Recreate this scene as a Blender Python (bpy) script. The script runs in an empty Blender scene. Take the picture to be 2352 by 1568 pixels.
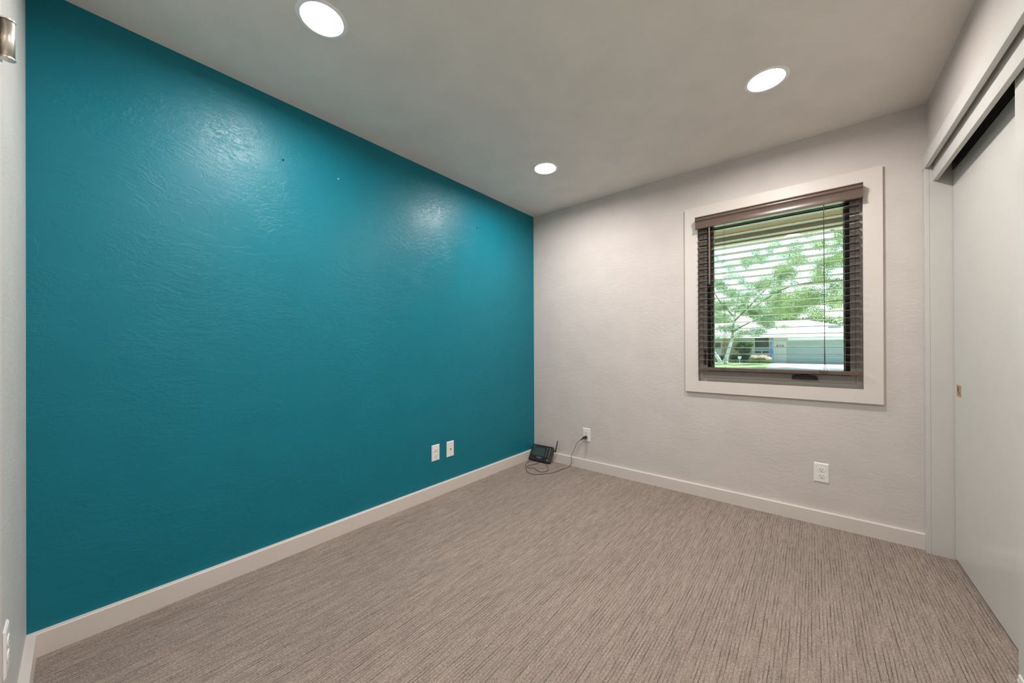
import bpy, bmesh, math, random
from mathutils import Vector, Matrix, Euler
random.seed(7)
S = bpy.context.scene
COL = S.collection

# ------------------------------------------------------------------ camera
CAM = Vector((2.1777, -2.9686, 1.1148))
YAW, PITCH, ROLL, FPX, CY = 0.6938, 0.0019, -0.0040, 826.806, 795.2811
fwd = Vector((-math.sin(YAW) * math.cos(PITCH), math.cos(YAW) * math.cos(PITCH), math.sin(PITCH)))
rgt = Vector((math.cos(YAW), math.sin(YAW), 0))
up = rgt.cross(fwd)
r2 = rgt * math.cos(ROLL) + up * math.sin(ROLL)
u2 = -rgt * math.sin(ROLL) + up * math.cos(ROLL)
cd = bpy.data.cameras.new('camera')
cam = bpy.data.objects.new('camera', cd)
COL.objects.link(cam)
cam.matrix_world = Matrix(((r2.x, u2.x, -fwd.x, CAM.x), (r2.y, u2.y, -fwd.y, CAM.y),
                           (r2.z, u2.z, -fwd.z, CAM.z), (0, 0, 0, 1)))
cd.sensor_fit = 'HORIZONTAL'
cd.sensor_width = 36
cd.lens = FPX / 2352 * 36
cd.shift_y = (CY - 784) / 2352
cd.clip_start = 0.01
cd.clip_end = 300
S.camera = cam

# ------------------------------------------------------------------ world, sun, exposure
SUN_ELEV, SUN_AZ = math.radians(62), math.radians(20)      # azimuth from +y towards +x
w = bpy.data.worlds.new('sky')
S.world = w
w.use_nodes = True
wt = w.node_tree
bg = wt.nodes['Background']
sk = wt.nodes.new('ShaderNodeTexSky')
sk.sky_type = 'NISHITA'
sk.sun_disc = False
sk.sun_elevation = SUN_ELEV
sk.sun_rotation = SUN_AZ
sk.air_density = 1.0
sk.dust_density = 2.0
wt.links.new(sk.outputs[0], bg.inputs[0])
bg.inputs[1].default_value = 0.25
sd = Vector((math.sin(SUN_AZ) * math.cos(SUN_ELEV), math.cos(SUN_AZ) * math.cos(SUN_ELEV), math.sin(SUN_ELEV)))
sl = bpy.data.lights.new('sun', 'SUN')
sl.energy = 8.0
sl.angle = math.radians(0.6)
sl.color = (1, 0.96, 0.9)
sun = bpy.data.objects.new('sun', sl)
COL.objects.link(sun)
sun.rotation_euler = (-sd).to_track_quat('-Z', 'Y').to_euler()
LAMP_STRENGTH = 198.0
LAMP_COLOR = (1.0, 0.940, 0.905)
S.view_settings.view_transform = 'Standard'
S.view_settings.look = 'None'
S.view_settings.exposure = 0.87
S.view_settings.gamma = 1.0
S.view_settings.use_curve_mapping = False
S.cycles.use_denoising = True
S.cycles.max_bounces = 12
S.cycles.diffuse_bounces = 10
S.cycles.glossy_bounces = 5
S.cycles.transparent_max_bounces = 24
S.cycles.sample_clamp_indirect = 6
S.cycles.caustics_reflective = False
S.cycles.caustics_refractive = False

# ------------------------------------------------------------------ helpers
def lin(r, g, b):
    f = lambda c: (c / 255 / 12.92) if c / 255 <= 0.04045 else ((c / 255 + 0.055) / 1.055) ** 2.4
    return (f(r), f(g), f(b))

class NT:
    """tiny node-tree helper"""
    def __init__(s, name):
        s.m = bpy.data.materials.new(name)
        s.m.use_nodes = True
        s.t = s.m.node_tree
        s.b = s.t.nodes['Principled BSDF']
        s.out = s.t.nodes['Material Output']
    def n(s, kind, **kw):
        nd = s.t.nodes.new(kind)
        for k, v in kw.items():
            if k in nd.inputs and not hasattr(nd, k):
                nd.inputs[k].default_value = v
            else:
                setattr(nd, k, v)
        return nd
    def l(s, a, b):
        s.t.links.new(a, b)
    def coords(s, scale=(1, 1, 1), rot=(0, 0, 0)):
        tc = s.n('ShaderNodeTexCoord')
        mp = s.n('ShaderNodeMapping')
        mp.inputs['Scale'].default_value = scale
        mp.inputs['Rotation'].default_value = rot
        s.l(tc.outputs['Object'], mp.inputs['Vector'])
        return mp.outputs['Vector']
    def noise(s, vec, scale, detail=2, rough=0.5, dist=0.0):
        nd = s.n('ShaderNodeTexNoise')
        nd.inputs['Scale'].default_value = scale
        nd.inputs['Detail'].default_value = detail
        nd.inputs['Roughness'].default_value = rough
        nd.inputs['Distortion'].default_value = dist
        s.l(vec, nd.inputs['Vector'])
        return nd.outputs['Fac']
    def ramp(s, fac, stops, interp='LINEAR'):
        nd = s.n('ShaderNodeValToRGB')
        cr = nd.color_ramp
        cr.interpolation = interp
        while len(cr.elements) < len(stops):
            cr.elements.new(0.5)
        for e, (p, c) in zip(cr.elements, stops):
            e.position = p
            e.color = (c, c, c, 1) if isinstance(c, (int, float)) else (*c, 1)
        s.l(fac, nd.inputs['Fac'])
        return nd.outputs['Color']
    def math(s, op, a, b):
        nd = s.n('ShaderNodeMath', operation=op)
        for i, v in enumerate((a, b)):
            if isinstance(v, (int, float)):
                nd.inputs[i].default_value = v
            else:
                s.l(v, nd.inputs[i])
        return nd.outputs[0]
    def bump(s, h, strength, dist):
        nd = s.n('ShaderNodeBump')
        nd.inputs['Strength'].default_value = strength
        nd.inputs['Distance'].default_value = dist
        s.l(h, nd.inputs['Height'])
        s.l(nd.outputs['Normal'], s.b.inputs['Normal'])

def mat(name, col, rough=0.5, metal=0.0, spec=0.5, var=0.06, vscale=6.0, bump=0.0, bscale=200.0):
    t = NT(name)
    v = t.coords()
    f = t.noise(v, vscale, 3)
    c = t.ramp(f, [(0.3, tuple(x * (1 - var) for x in col)), (0.7, tuple(min(1, x * (1 + var)) for x in col))])
    t.l(c, t.b.inputs['Base Color'])
    t.b.inputs['Roughness'].default_value = rough
    t.b.inputs['Metallic'].default_value = metal
    t.b.inputs['Specular IOR Level'].default_value = spec
    if bump:
        t.bump(t.noise(v, bscale, 2), bump, 0.001)
    return t.m

def plaster(name, col, rough, axes, strength, spec=0.5, dist=0.0022):
    """skip-trowel plaster: torn plateaus plus combed ridges whose direction drifts"""
    t = NT(name)
    # bring the wall plane into (u, v): axes says which object axis is horizontal
    tc = t.n('ShaderNodeTexCoord')
    sep = t.n('ShaderNodeSeparateXYZ')
    t.l(tc.outputs['Object'], sep.inputs[0])
    hor, ver = {'yz': ('Y', 'Z'), 'xz': ('X', 'Z'), 'xy': ('X', 'Y')}[axes]
    warp = t.n('ShaderNodeTexNoise')
    warp.inputs['Scale'].default_value = 1.7
    warp.inputs['Detail'].default_value = 2
    t.l(tc.outputs['Object'], warp.inputs['Vector'])
    ws = t.n('ShaderNodeSeparateXYZ')
    t.l(warp.outputs['Color'], ws.inputs[0])
    u = t.math('ADD', sep.outputs[hor], t.math('MULTIPLY', ws.outputs[0], 0.22))
    vv = t.math('ADD', sep.outputs[ver], t.math('MULTIPLY', ws.outputs[1], 0.22))
    def uv(su, sv):
        c = t.n('ShaderNodeCombineXYZ')
        t.l(t.math('MULTIPLY', u, su), c.inputs[0])
        t.l(t.math('MULTIPLY', vv, sv), c.inputs[1])
        return c.outputs[0]
    a = t.ramp(t.noise(uv(0.9, 1.5), 6.5, 7, 0.6, 0.6), [(0.485, 0.0), (0.515, 1.0)], 'EASE')
    b = t.ramp(t.noise(uv(0.75, 1.9), 30, 5, 0.62, 0.25), [(0.48, 0.0), (0.56, 1.0)], 'EASE')
    c = t.ramp(t.noise(uv(1.3, 1.5), 44, 3, 0.55, 0.8), [(0.47, 0.0), (0.57, 1.0)], 'EASE')
    mk = t.ramp(t.noise(uv(1.0, 1.2), 2.6, 3), [(0.42, 0.0), (0.55, 1.0)])
    mk2 = t.ramp(t.noise(uv(1.2, 1.0), 3.4, 2, 0.5, 0.7), [(0.45, 0.0), (0.6, 1.0)])
    h = t.math('ADD', t.math('MULTIPLY', a, 0.55),
               t.math('ADD', t.math('MULTIPLY', t.math('MULTIPLY', b, mk), 0.6),
                      t.math('MULTIPLY', t.math('MULTIPLY', c, mk2), 0.45)))
    h = t.math('ADD', h, t.math('MULTIPLY', t.noise(uv(1, 1), 160, 2), 0.22))
    t.bump(h, strength, dist)
    f = t.noise(uv(1, 1), 5, 4)
    cc = t.ramp(f, [(0.3, tuple(x * 0.965 for x in col)), (0.7, tuple(x * 1.035 for x in col))])
    t.l(cc, t.b.inputs['Base Color'])
    t.b.inputs['Roughness'].default_value = rough
    t.b.inputs['Specular IOR Level'].default_value = spec
    return t.m

def new_bm():
    return bmesh.new()

def box(bm, x0, x1, y0, y1, z0, z1):
    vs = [bm.verts.new((x, y, z)) for x in (x0, x1) for y in (y0, y1) for z in (z0, z1)]
    for f in ((0, 1, 3, 2), (4, 6, 7, 5), (0, 4, 5, 1), (2, 3, 7, 6), (0, 2, 6, 4), (1, 5, 7, 3)):
        bm.faces.new([vs[i] for i in f])
    return vs

def prism(bm, pts, axis, a0, a1):
    """extrude closed 2-D polygon along an axis ('x': pts are (y,z); 'y': (x,z); 'z': (x,y))"""
    def P(p, a):
        return {'x': (a, p[0], p[1]), 'y': (p[0], a, p[1]), 'z': (p[0], p[1], a)}[axis]
    v0 = [bm.verts.new(P(p, a0)) for p in pts]
    v1 = [bm.verts.new(P(p, a1)) for p in pts]
    n = len(pts)
    bm.faces.new(v0)
    bm.faces.new(v1[::-1])
    for i in range(n):
        bm.faces.new((v0[i], v1[i], v1[(i + 1) % n], v0[(i + 1) % n]))

def ring(bm, x0, x1, z0, z1, wl, wr, wb, wt_, y0, y1):
    box(bm, x0, x0 + wl, y0, y1, z0, z1)
    box(bm, x1 - wr, x1, y0, y1, z0, z1)
    box(bm, x0 + wl, x1 - wr, y0, y1, z0, z0 + wb)
    box(bm, x0 + wl, x1 - wr, y0, y1, z1 - wt_, z1)

def tube(bm, pts, r, seg=8, caps=True):
    pts = [Vector(p) for p in pts]
    rr = r if isinstance(r, (list, tuple)) else [r] * len(pts)
    rings = []
    ref = Vector((0.3, 0.2, 1)).normalized()
    for i, p in enumerate(pts):
        d = (pts[min(i + 1, len(pts) - 1)] - pts[max(i - 1, 0)]).normalized()
        a = d.cross(ref)
        if a.length < 1e-3:
            a = d.cross(Vector((1, 0, 0)))
        a.normalize()
        b = d.cross(a)
        rings.append([bm.verts.new(p + (a * math.cos(2 * math.pi * k / seg) + b * math.sin(2 * math.pi * k / seg)) * rr[i])
                      for k in range(seg)])
    for i in range(len(rings) - 1):
        for k in range(seg):
            bm.faces.new((rings[i][k], rings[i][(k + 1) % seg], rings[i + 1][(k + 1) % seg], rings[i + 1][k]))
    if caps:
        bm.faces.new(rings[0][::-1])
        bm.faces.new(rings[-1])

def lathe(bm, prof, seg=48, axis='z', center=(0, 0, 0)):
    """prof: (radius, height) list revolved round an axis; radius 0 ends are closed"""
    c = Vector(center)
    rows = []
    for r, h in prof:
        if r < 1e-6:
            p = {'z': (0, 0, h), 'y': (0, h, 0), 'x': (h, 0, 0)}[axis]
            rows.append([bm.verts.new(c + Vector(p))])
        else:
            row = []
            for k in range(seg):
                a = 2 * math.pi * k / seg
                p = {'z': (r * math.cos(a), r * math.sin(a), h), 'y': (r * math.cos(a), h, r * math.sin(a)),
                     'x': (h, r * math.cos(a), r * math.sin(a))}[axis]
                row.append(bm.verts.new(c + Vector(p)))
            rows.append(row)
    for A, B in zip(rows, rows[1:]):
        for k in range(seg):
            k2 = (k + 1) % seg
            if len(A) == 1:
                bm.faces.new((A[0], B[k], B[k2]))
            elif len(B) == 1:
                bm.faces.new((A[k], A[k2], B[0]))
            else:
                bm.faces.new((A[k], A[k2], B[k2], B[k]))

def smooth_path(pts, sub=6):
    pts = [Vector(p) for p in pts]
    out = []
    n = len(pts)
    for i in range(n - 1):
        p0, p1, p2, p3 = pts[max(i - 1, 0)], pts[i], pts[i + 1], pts[min(i + 2, n - 1)]
        for k in range(sub):
            t = k / sub
            out.append(0.5 * ((2 * p1) + (p2 - p0) * t + (2 * p0 - 5 * p1 + 4 * p2 - p3) * t * t
                              + (3 * p1 - p0 - 3 * p2 + p3) * t ** 3))
    out.append(pts[-1])
    return out

def obj(name, bm, m, parent=None, bevel=0.0, smooth=False, seg=2):
    bmesh.ops.recalc_face_normals(bm, faces=bm.faces)
    me = bpy.data.meshes.new(name)
    bm.to_mesh(me)
    bm.free()
    me.materials.append(m)
    o = bpy.data.objects.new(name, me)
    COL.objects.link(o)
    if parent is not None:
        o.parent = parent
    if smooth:
        me.polygons.foreach_set('use_smooth', [True] * len(me.polygons))
    if bevel:
        b = o.modifiers.new('bevel', 'BEVEL')
        b.width = bevel
        b.segments = seg
        b.limit_method = 'ANGLE'
    return o

def empty(name, loc=(0, 0, 0), rot=(0, 0, 0)):
    o = bpy.data.objects.new(name, None)
    COL.objects.link(o)
    o.empty_display_size = 0.05
    o.location = loc
    o.rotation_euler = rot
    return o

def tag(o, label, cat, group=None, kind=None):
    o['label'] = label
    o['category'] = cat
    if group:
        o['group'] = group
    if kind:
        o['kind'] = kind
    return o

def struct(o):
    o['kind'] = 'structure'
    return o

def copy_tree(o, parent=None):
    c = o.copy()
    COL.objects.link(c)
    if parent is not None:
        c.parent = parent
    for ch in list(o.children):
        copy_tree(ch, c)
    return c

def text_mesh(name, body, size, m, parent=None, depth=0.0004, shear=0.0, space=1.0):
    cu = bpy.data.curves.new(name, 'FONT')
    cu.body = body
    cu.size = size
    cu.extrude = depth
    cu.align_x = 'CENTER'
    cu.align_y = 'CENTER'
    cu.shear = shear
    cu.space_character = space
    tmp = bpy.data.objects.new(name, cu)
    COL.objects.link(tmp)
    dg = bpy.context.evaluated_depsgraph_get()
    me = bpy.data.meshes.new_from_object(tmp.evaluated_get(dg))
    bpy.data.objects.remove(tmp)
    bpy.data.curves.remove(cu)
    me.name = name
    me.materials.clear()
    me.materials.append(m)
    o = bpy.data.objects.new(name, me)
    COL.objects.link(o)
    if parent is not None:
        o.parent = parent
    return o

# ------------------------------------------------------------------ dimensions (metres)
W, L, H = 2.667, 3.0915, 2.44          # room: teal wall x=0, window wall y=0, closet wall x=W, near wall y=-L
BB_T, BB_H = 0.0227, 0.0854

# ------------------------------------------------------------------ materials
GREIGE = (0.600, 0.550, 0.520)
M_teal = plaster('teal_paint', (0.0015, 0.165, 0.225), 0.38, 'yz', 0.30, 0.33)
M_wall = plaster('greige_paint', GREIGE, 0.55, 'xz', 0.24, 0.35)
M_wall_r = plaster('greige_paint_side', GREIGE, 0.5, 'yz', 0.15, 0.35)
M_ceil = plaster('ceiling_paint', (0.78, 0.73, 0.675), 0.6, 'xy', 0.26, 0.3)
M_trim = mat('trim_paint', (0.66, 0.605, 0.565), 0.42, var=0.015, spec=0.35)
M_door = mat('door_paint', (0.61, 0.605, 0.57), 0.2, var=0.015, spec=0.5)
M_ctrim = mat('trim_paint_cool_cast', (0.575, 0.560, 0.530), 0.4, var=0.015, spec=0.4)  # cool teal and daylight cast on the closet trim, mixed into its colour
M_white = mat('white_plastic', (0.80, 0.78, 0.75), 0.35, var=0.02)
M_slot = mat('slot_dark', (0.03, 0.028, 0.026), 0.7)
M_screw = mat('screw_metal', (0.55, 0.52, 0.48), 0.35, 0.6)
M_brown = mat('brown_slat_finish', (0.115, 0.078, 0.062), 0.28, var=0.08, vscale=14)
M_slat = mat('slat_finish', (0.125, 0.090, 0.074), 0.27, spec=0.75, var=0.08, vscale=14)
M_cordb = mat('brown_cord', (0.06, 0.045, 0.035), 0.7)
M_frame = mat('taupe_window_frame', (0.34, 0.31, 0.28), 0.45, var=0.04)
M_black = mat('black_plastic', (0.012, 0.012, 0.013), 0.38, var=0.1)
M_gasket = mat('black_gasket', (0.012, 0.013, 0.013), 0.6)
M_cream = mat('cream_sash_outside', (0.50, 0.47, 0.38), 0.5)
M_brass = mat('brass', (0.62, 0.40, 0.18), 0.3, 0.9, var=0.1)
M_brassd = mat('brass_recess', (0.20, 0.10, 0.05), 0.35, 0.7, var=0.1)
M_nickel = mat('satin_nickel', (0.70, 0.65, 0.59), 0.34, 0.9)
M_track = mat('dark_track_metal', (0.075, 0.068, 0.062), 0.4, 0.6)
M_print = mat('grey_print', (0.45, 0.45, 0.44), 0.5)
M_key = mat('rubber_key', (0.055, 0.055, 0.056), 0.5)
M_trimring = mat('white_enamel', (0.92, 0.91, 0.90), 0.35, var=0.02)

def carpet():
    t = NT('ribbed_carpet')
    tc = t.coords()
    wv = t.n('ShaderNodeTexWave', wave_type='BANDS', bands_direction='X', wave_profile='SIN')   # ribs run along y
    wv.inputs['Scale'].default_value = 27.0
    wv.inputs['Distortion'].default_value = 3.0
    wv.inputs['Detail'].default_value = 2
    wv.inputs['Detail Scale'].default_value = 0.5
    t.l(t.coords((1, 0.35, 1)), wv.inputs['Vector'])
    line = t.ramp(wv.outputs['Fac'], [(0.04, 0.0), (0.24, 1.0)])
    on = t.ramp(t.noise(t.coords((60, 4.6, 1)), 1.0, 3, 0.6), [(0.38, 0.0), (0.64, 1.0)])
    ribs = t.math('SUBTRACT', 1.0, t.math('MULTIPLY', t.math('SUBTRACT', 1.0, line), on))
    dash = t.noise(t.coords((95, 14, 1)), 1.0, 2, 0.6)
    fine = t.noise(tc, 250, 3, 0.75)
    streak = t.noise(t.coords((34, 1.6, 1)), 1.0, 3, 0.6)
    fib = t.noise(t.coords((190, 120, 1)), 1.0, 3, 0.75)
    big = t.noise(tc, 1.6, 3)
    base = t.ramp(fib, [(0.25, (0.190, 0.150, 0.127)), (0.52, (0.320, 0.260, 0.223)), (0.78, (0.49, 0.41, 0.360))])
    def mul(c, f):
        nd = t.n('ShaderNodeMix', data_type='RGBA', blend_type='MULTIPLY')
        nd.inputs[0].default_value = 1.0
        t.l(c, nd.inputs[6])
        t.l(f, nd.inputs[7])
        return nd.outputs[2]
    c = mul(base, t.ramp(ribs, [(0.0, 0.50), (1.0, 1.05)]))
    c = mul(c, t.ramp(dash, [(0.30, 0.80), (0.55, 1.0), (0.8, 1.12)]))
    c = mul(c, t.ramp(fine, [(0.25, 0.60), (0.75, 1.38)]))
    c = mul(c, t.ramp(big, [(0.3, 0.95), (0.7, 1.05)]))
    c = mul(c, t.ramp(streak, [(0.3, 0.91), (0.7, 1.08)]))
    t.l(c, t.b.inputs['Base Color'])
    t.b.inputs['Roughness'].default_value = 0.95
    t.b.inputs['Specular IOR Level'].default_value = 0.1
    h = t.math('ADD', t.math('MULTIPLY', ribs, 0.5), t.math('ADD', t.math('MULTIPLY', dash, 0.9), t.math('MULTIPLY', fine, 0.6)))
    t.bump(h, 0.7, 0.006)
    return t.m
M_carpet = carpet()

def emissive(name, col, strength):
    t = NT(name)
    e = t.n('ShaderNodeEmission')
    e.inputs[0].default_value = (*col, 1)
    e.inputs[1].default_value = strength
    t.l(e.outputs[0], t.out.inputs[0])
    return t.m
M_lens = emissive('lit_lens', LAMP_COLOR, LAMP_STRENGTH)

def glass(name, tint, refl=1.0):
    t = NT(name)
    tr = t.n('ShaderNodeBsdfTransparent')
    tr.inputs[0].default_value = (*tint, 1)
    gl = t.n('ShaderNodeBsdfGlossy')
    gl.inputs['Roughness'].default_value = 0.0
    fr = t.n('ShaderNodeFresnel')
    fr.inputs[0].default_value = 1.5
    mx = t.n('ShaderNodeMixShader')
    t.l(fr.outputs[0], mx.inputs[0])
    t.l(tr.outputs[0], mx.inputs[1])
    t.l(gl.outputs[0], mx.inputs[2])
    t.l(mx.outputs[0], t.out.inputs[0])
    return t.m
M_glass = glass('window_glass', (0.90, 0.965, 0.93))

# ------------------------------------------------------------------ room shell
T = 0.15
bm = new_bm(); box(bm, -T, W + 0.9, -L - T, T, -0.12, 0); struct(obj('floor', bm, M_carpet))
LIGHTS = ((0.665, -2.340), (0.663, -0.752), (2.010, -0.777), (2.010, -2.340))
bm = new_bm(); box(bm, -T, W + 0.9, -L - T, T, H, H + 0.12)
ceil = struct(obj('ceiling', bm, M_ceil))
bm = new_bm()
for (x, y) in LIGHTS:
    lathe(bm, [(0, H - 0.05), (0.0775, H - 0.05), (0.0775, H + 0.05), (0, H + 0.05)], 64, 'z', (x, y, 0))
cut = obj('cutter', bm, M_ceil)
bo = ceil.modifiers.new('holes', 'BOOLEAN'); bo.object = cut; bo.operation = 'DIFFERENCE'; bo.solver = 'EXACT'
me_h = bpy.data.meshes.new_from_object(ceil.evaluated_get(bpy.context.evaluated_depsgraph_get()))
ceil.modifiers.clear(); ceil.data = me_h
bpy.data.objects.remove(cut)
bm = new_bm(); box(bm, -T, 0, -L - T, T, 0, H); struct(obj('wall_left', bm, M_teal))
# window wall with its opening
WX0, WX1, WZ0, WZ1 = 1.529, 2.413, 0.857, 2.070
bm = new_bm()
box(bm, 0, WX0, 0, T, 0, H)
box(bm, WX1, W + 0.9, 0, T, 0, H)
box(bm, WX0, WX1, 0, T, 0, WZ0)
box(bm, WX0, WX1, 0, T, WZ1, H)
struct(obj('wall_back', bm, M_wall))
# closet wall: pier at the far corner, header, near pier, and the closet enclosure behind
CY0, CY1, CZ = -0.058, -1.95, 2.09
bm = new_bm()
box(bm, W, W + 0.125, CY0 + 0.018, 0, 0, H)
box(bm, W, W + 0.125, CY0, CY0 + 0.018, CZ, H)
box(bm, W, W + 0.125, CY1, CY0, CZ, H)
box(bm, W, W + 0.125, -L, CY1, 0, H)
box(bm, W + 0.75, W + 0.87, -L, 0, 0, H)
box(bm, W + 0.125, W + 0.75, -2.2, -2.1, 0, H)
struct(obj('wall_right', bm, M_wall_r))
# near wall with its doorway
DX0, DX1, DZ = 0.865, 1.625, 2.03
bm = new_bm()
box(bm, 0, DX0, -L - T, -L, 0, H)
box(bm, DX1, W + 0.9, -L - T, -L, 0, H)
box(bm, DX0, DX1, -L - T, -L, DZ, H)
struct(obj('wall_front', bm, plaster('greige_bounce_tint', (0.55, 0.55, 0.53), 0.55, 'xz', 0.25, 0.35)))  # wall greige shifted cooler, teal bounce light painted into the colour

def base_profile_x():      # along x (y,z) profile for the window wall
    return [(0, 0), (-BB_T, 0), (-BB_T, BB_H - 0.003), (-BB_T + 0.003, BB_H), (0, BB_H)]
bm = new_bm(); prism(bm, base_profile_x(), 'x', BB_T, W - 0.017); struct(obj('baseboard_back', bm, M_trim))
bm = new_bm(); prism(bm, [(0, 0), (BB_T, 0), (BB_T, BB_H - 0.003), (BB_T - 0.003, BB_H), (0, BB_H)], 'y', -L, 0)
struct(obj('baseboard_left', bm, M_trim))
bm = new_bm(); prism(bm, [(-L, 0), (-L + BB_T, 0), (-L + BB_T, BB_H - 0.003), (-L + BB_T - 0.003, BB_H), (-L, BB_H)], 'x', BB_T, DX0 - 0.06)
struct(obj('baseboard_front', bm, M_trim))

# ------------------------------------------------------------------ closet: casing, fascia, jamb, bypass doors
CX = W - 0.017
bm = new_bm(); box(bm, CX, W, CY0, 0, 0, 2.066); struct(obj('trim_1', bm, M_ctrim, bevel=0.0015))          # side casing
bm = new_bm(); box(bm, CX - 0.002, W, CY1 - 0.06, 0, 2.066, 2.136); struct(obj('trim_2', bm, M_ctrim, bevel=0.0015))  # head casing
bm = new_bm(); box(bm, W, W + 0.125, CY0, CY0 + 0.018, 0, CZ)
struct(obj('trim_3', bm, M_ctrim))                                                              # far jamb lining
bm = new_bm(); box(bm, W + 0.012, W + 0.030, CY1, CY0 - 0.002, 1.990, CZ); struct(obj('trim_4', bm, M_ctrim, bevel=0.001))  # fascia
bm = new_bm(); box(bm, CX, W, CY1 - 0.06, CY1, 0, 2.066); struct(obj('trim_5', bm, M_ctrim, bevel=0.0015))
def slab_door(name, x0, y0, y1):
    bm = new_bm()
    box(bm, x0, x0 + 0.035, y0, y1, 0.012, 2.022)
    return struct(obj(name, bm, M_door, bevel=0.002))
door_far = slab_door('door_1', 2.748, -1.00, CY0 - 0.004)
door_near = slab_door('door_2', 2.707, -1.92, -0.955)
# recessed brass finger pull in the far door
bm = new_bm()
px = 2.748
y0, y1, z0, z1 = -0.166, -0.106, 0.856, 0.914
box(bm, px - 0.0015, px, y0, y0 + 0.017, z0, z1)
box(bm, px - 0.0015, px, y1 - 0.009, y1, z0, z1)
box(bm, px - 0.0015, px, y0 + 0.017, y1 - 0.009, z0, z0 + 0.012)
box(bm, px - 0.0015, px, y0 + 0.017, y1 - 0.009, z1 - 0.009, z1)
fp = obj('finger_pull', bm, M_brass, door_far)
bm = new_bm(); box(bm, px - 0.0006, px - 0.0001, y0 + 0.017, y1 - 0.009, z0 + 0.012, z1 - 0.009)
obj('cup', bm, M_brassd, fp)
bm = new_bm()
prism(bm, [(px - 0.0003, z0 + 0.012), (px - 0.004, z0 + 0.014), (px - 0.0045, z0 + 0.022), (px - 0.0003, z0 + 0.024)], 'y', y0 + 0.018, y1 - 0.010)
obj('lip', bm, M_brass, fp)
# overhead track
tr = empty('sliding_door_track', (0, 0, 2.026))
tag(tr, 'dark metal overhead track behind the fascia above the sliding closet doors', 'track')
bm = new_bm()
box(bm, 2.699, 2.790, CY1, CY0 - 0.003, 0.050, 0.062)
obj('channel', bm, M_track, tr)
for k, x in enumerate((2.701, 2.7445, 2.786)):
    bm = new_bm(); box(bm, x, x + 0.002, CY1, CY0 - 0.003, 0.001, 0.050)
    obj('rail', bm, M_track, tr)
# floor guide at the corner of the near door
gd = empty('door_guide', (2.724, -0.998, 0))
tag(gd, 'small white plastic floor guide under the near sliding door', 'door guide')
bm = new_bm(); box(bm, -0.026, 0.010, -0.024, 0.024, 0.0, 0.004); obj('base', bm, M_white, gd, bevel=0.001)
bm = new_bm(); prism(bm, [(-0.025, 0.004), (-0.018, 0.004), (-0.018, 0.024), (-0.020, 0.027), (-0.024, 0.022)], 'y', -0.020, 0.020)
obj('lug', bm, M_white, gd, bevel=0.001)

# ------------------------------------------------------------------ near door (edge-on beside the camera)
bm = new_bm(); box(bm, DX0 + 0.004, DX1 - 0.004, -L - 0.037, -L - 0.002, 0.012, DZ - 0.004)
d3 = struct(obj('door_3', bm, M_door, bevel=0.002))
for nm, x0, x1, z0, z1 in (('trim_6', DX0 - 0.058, DX0, 0, DZ + 0.058), ('trim_7', DX1, DX1 + 0.058, 0, DZ + 0.058), ('trim_8', DX0, DX1, DZ, DZ + 0.058)):
    bm = new_bm(); box(bm, x0, x1, -L, -L + 0.014, z0, z1); struct(obj(nm, bm, M_trim, bevel=0.002))
Z0H, Z1H = 1.734, 1.812
hg = obj('hinge', (lambda b: (tube(b, [(DX0, -L + 0.026, Z0H), (DX0, -L + 0.026, Z1H)], 0.0100, 48), b)[1])(new_bm()), M_nickel, d3, smooth=True)
bm = new_bm(); box(bm, DX0 - 0.030, DX0, -L + 0.0145, -L + 0.0175, Z0H, Z1H); obj('leaf', bm, M_nickel, hg, bevel=0.0008)
bm = new_bm(); box(bm, DX0, DX0 + 0.034, -L + 0.0145, -L + 0.0175, Z0H, Z1H); obj('leaf', bm, M_nickel, hg, bevel=0.0008)
bm = new_bm(); lathe(bm, [(0, Z1H + 0.0045), (0.0100, Z1H + 0.0040), (0.0112, Z1H + 0.0028), (0.0112, Z1H + 0.0002), (0, Z1H)], 48, 'z', (DX0, -L + 0.026, 0)); obj('pin_head', bm, M_nickel, hg)
bm = new_bm(); lathe(bm, [(0, Z0H - 0.0045), (0.0100, Z0H - 0.0040), (0.0112, Z0H - 0.0028), (0.0112, Z0H - 0.0002), (0, Z0H)], 48, 'z', (DX0, -L + 0.026, 0)); obj('pin_tip', bm, M_nickel, hg)

# ------------------------------------------------------------------ window
win = struct(empty('window_1', (0, 0, 0)))
OX0, OX1, OZ0, OZ1 = 1.4405, 2.496, 0.7755, 2.151        # outside of the casing
def board(pts, nm='casing_board'):
    bm = new_bm(); prism(bm, pts, 'y', -0.020, 0.0)
    return obj(nm, bm, M_trim, win)
g = 0.0
board([(OX0, OZ0), (WX0 - g, WZ0 + g), (WX0 - g, WZ1 - g), (OX0, OZ1)])
board([(OX1, OZ0), (OX1, OZ1), (WX1 + g, WZ1 - g), (WX1 + g, WZ0 + g)])
board([(OX0 + g, OZ0), (OX1 - g, OZ0), (WX1, WZ0), (WX0, WZ0)])
board([(OX0 + g, OZ1), (WX0, WZ1), (WX1, WZ1), (OX1 - g, OZ1)])
bm = new_bm(); ring(bm, WX0, WX1, WZ0, WZ1, 0.030, 0.030, 0.028, 0.030, 0.012, 0.11); fr = obj('frame', bm, M_frame, win, bevel=0.0006)
sx0, sx1, sz0, sz1 = WX0 + 0.0306, WX1 - 0.0306, WZ0 + 0.0286, WZ1 - 0.0306
bm = new_bm(); ring(bm, sx0, sx1, sz0, sz1, 0.024, 0.024, 0.046, 0.030, 0.0155, 0.095); sash = obj('sash', bm, M_frame, win, bevel=0.0006)
bm = new_bm(); ring(bm, sx0 + 0.024, sx1 - 0.024, sz0 + 0.046, sz1 - 0.030, 0.020, 0.020, 0.018, 0.020, 0.046, 0.088); obj('gasket', bm, M_gasket, sash)
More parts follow.
